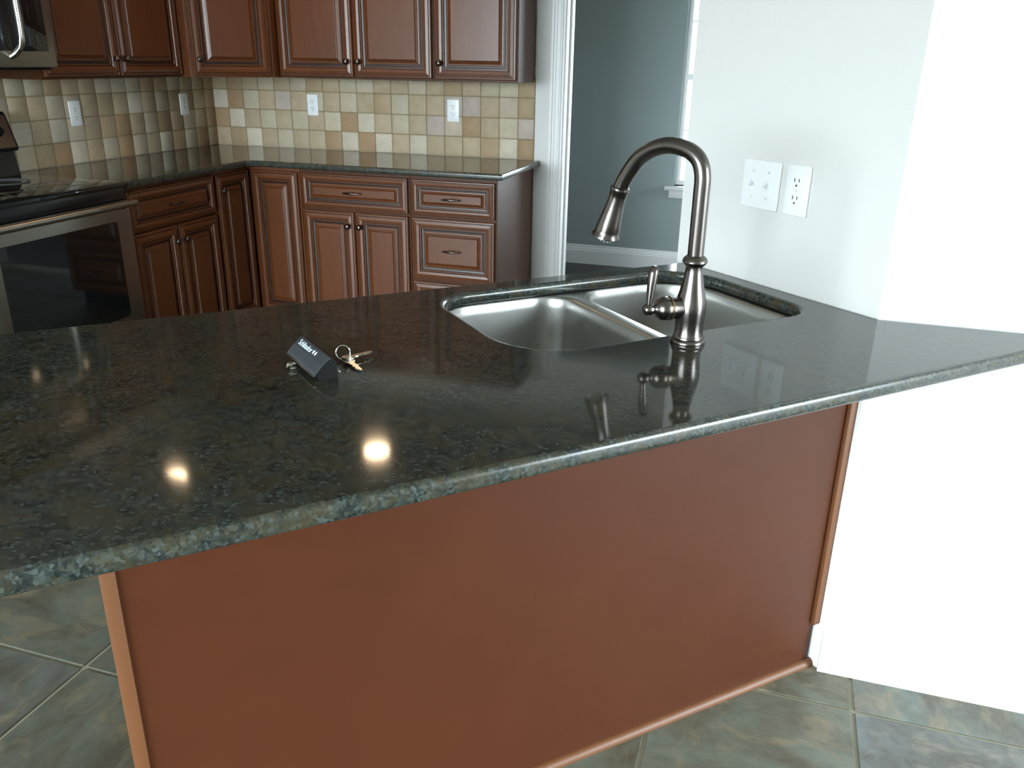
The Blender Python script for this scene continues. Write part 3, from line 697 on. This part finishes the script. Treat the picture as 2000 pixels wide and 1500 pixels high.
# ------------------------------------------------------------------ range
RY1 = -1.534; RW = 0.756
t = thing('range', 'stainless and black electric range with glass cooktop and large oven window', 'range', (0, RY1-RW, 0), PI/2)
# local x 0..RW towards the corner, local -y = world +x
bxo('body', (0, RW, -0.605, -0.012, 0.03, 0.895), M_BLACK, t, 0.003)
bxo('cooktop', (-0.004, RW+0.004, -0.660, -0.060, 0.895, 0.917), M_BGLASS, t, 0.006)
for x, y, r in ((0.20, -0.50, 0.095), (0.56, -0.50, 0.115), (0.20, -0.22, 0.075), (0.56, -0.22, 0.09)):
    bm = B(); torus(bm, r, 0.0006, Matrix.Translation((x, y, 0.9172)), 32, 4); obj('burner_ring', bm, M_BURN, t)
bxo('front_rail', (0, RW, -0.638, -0.605, 0.845, 0.895), M_BLACK, t, 0.003)
od = bxo('oven_door', (0, RW, -0.650, -0.606, 0.215, 0.842), M_APPL, t, 0.005)
bm = B(); prism(bm, rrect(0.085, RW-0.165+0.08, 0.36, 0.765, 0.018, 5), 0, 0.004); bmesh.ops.transform(bm, matrix=Matrix.Translation((0, -0.648, 0)) @ Matrix.Rotation(PI/2, 4, 'X'), verts=bm.verts); obj('oven_window', bm, M_BGLASS, od)
bm = B(); sweep(bm, [(0.015, -0.698, 0.835), (RW-0.015, -0.698, 0.835)], 0.014, 16)
for x in (0.035, RW-0.035): sweep(bm, [(x, -0.698, 0.835), (x, -0.670, 0.828), (x, -0.645, 0.820)], [0.012, 0.012, 0.015], 12)
obj('oven_handle', bm, M_APPL, od, 50)
dr = bxo('storage_drawer', (0, RW, -0.645, -0.606, 0.055, 0.205), M_APPL, t, 0.005)
# backguard: black riser with a sloped silver control panel
bm = B(); prof = [(-0.012, 0.917), (-0.100, 0.917), (-0.085, 1.020), (-0.012, 1.020)]
extr(bm, prof, 0.004, RW-0.004); obj('backguard_riser', bm, M_BLACK, t)
bm = B(); extr(bm, [(-0.012, 1.018), (-0.105, 1.018), (-0.112, 1.030), (-0.070, 1.165), (-0.060, 1.176), (-0.012, 1.176)], 0.0, RW)
bp = obj('control_panel', bm, M_BLACK, t)
bm = B(); a0 = Vector((0, -0.1115, 1.034)); a1 = Vector((0, -0.0715, 1.163)); nn = Vector((0, -(a1.z-a0.z), (a1.y-a0.y))).normalized()*0.002
vs_ = [bm.verts.new(Vector((x, 0, 0))+p+nn) for x, p in ((0.015, a0), (RW-0.010, a0), (RW-0.010, a1), (0.015, a1))]; bm.faces.new(vs_)
r_ = bmesh.ops.extrude_face_region(bm, geom=bm.faces[:]); bmesh.ops.translate(bm, verts=[v for v in r_['geom'] if isinstance(v, bmesh.types.BMVert)], vec=-nn)
obj('control_fascia', bm, M_APPL, bp)
nd = nn.normalized(); mid = (a0+a1)/2
for x in (0.08, 0.17, RW-0.17, RW-0.075):
    bm = B(); lathe(bm, [(0.022, 0), (0.021, 0.006), (0.017, 0.008), (0.015, 0.022), (0, 0.023)], 20, axisM(mid+Vector((x, 0, 0))+nd*0.002, nd)); obj('control_knob', bm, M_BPLAST, bp, 40)
bm = B(); vs_ = [bm.verts.new(Vector((x, 0, 0))+mid.lerp(q, 0.55)+nd*0.0026) for x, q in ((0.27, a0), (0.48, a0), (0.48, a1), (0.27, a1))]; bm.faces.new(vs_); obj('clock_display', bm, M_BGLASS, bp)

# ------------------------------------------------------------------ microwave
t = thing('microwave', 'stainless over-the-range microwave with a curved bar handle', 'microwave', (0, -2.296, 0), PI/2)
MZ0, MZ1 = 1.352, 1.785
bxo('housing', (0, 0.758, -0.365, -0.012, MZ0, MZ1), M_BLACK, t, 0.003)
md = bxo('door', (0, 0.758, -0.402, -0.366, MZ0+0.004, MZ1), M_APPL, t, 0.006)
bxo('door_glass', (0.045, 0.495, -0.404, -0.400, MZ0+0.065, MZ1-0.05), M_BGLASS, md, 0.001)
bxo('control_glass', (0.555, 0.722, -0.404, -0.400, MZ0+0.065, MZ1-0.03), M_BGLASS, md, 0.001)
bxo('handle_backing', (0.497, 0.553, -0.4035, -0.400, MZ0+0.065, MZ1-0.03), M_BLACK, md, 0.001)
bm = B(); HX = 0.545
sweep(bm, smooth_path([(HX-0.008, -0.400, MZ0+0.045), (HX, -0.425, MZ0+0.062), (HX+0.004, -0.452, MZ0+0.100), (HX+0.004, -0.458, MZ0+0.20), (HX+0.004, -0.452, MZ1-0.10), (HX, -0.425, MZ1-0.05), (HX-0.008, -0.400, MZ1-0.035)], 6), 0.0125, 14)
obj('bar_handle', bm, M_CHROME, md, 60)
bxo('vent_grille', (0.02, 0.738, -0.39, -0.06, MZ0-0.004, MZ0), M_BPLAST, t)

# ------------------------------------------------------------------ recessed ceiling lights
def can(label, x, y, watts):
    t = thing('recessed_light', label, 'ceiling light', (x, y, 2.44), 0, 'recessed kitchen ceiling lights')
    bm = B(); lathe(bm, [(0.095, 0.0), (0.095, -0.004), (0.072, -0.006), (0.070, 0.0)], 32); 
    obj('trim_ring', bm, M_TRIM, t, 40)
    bm = B(); lathe(bm, [(0.066, -0.0005), (0.066, -0.003), (0.030, -0.004), (0, -0.004)], 32); obj('lamp_face', bm, M_LAMP, t, 40)
    l = bpy.data.lights.new('lamp', 'SPOT'); l.energy = watts; l.color = (1.0, 0.74, 0.48); l.spot_size = math.radians(125); l.spot_blend = 0.6; l.shadow_soft_size = 0.06
    o = bpy.data.objects.new('lamp', l); C.objects.link(o); o.parent = t; o.location = (0, 0, -0.02)
can('glowing recessed ceiling light over the back counter', 1.31, -0.68, 12)
can('recessed ceiling light near the range', 0.47, -1.312, 1.6)
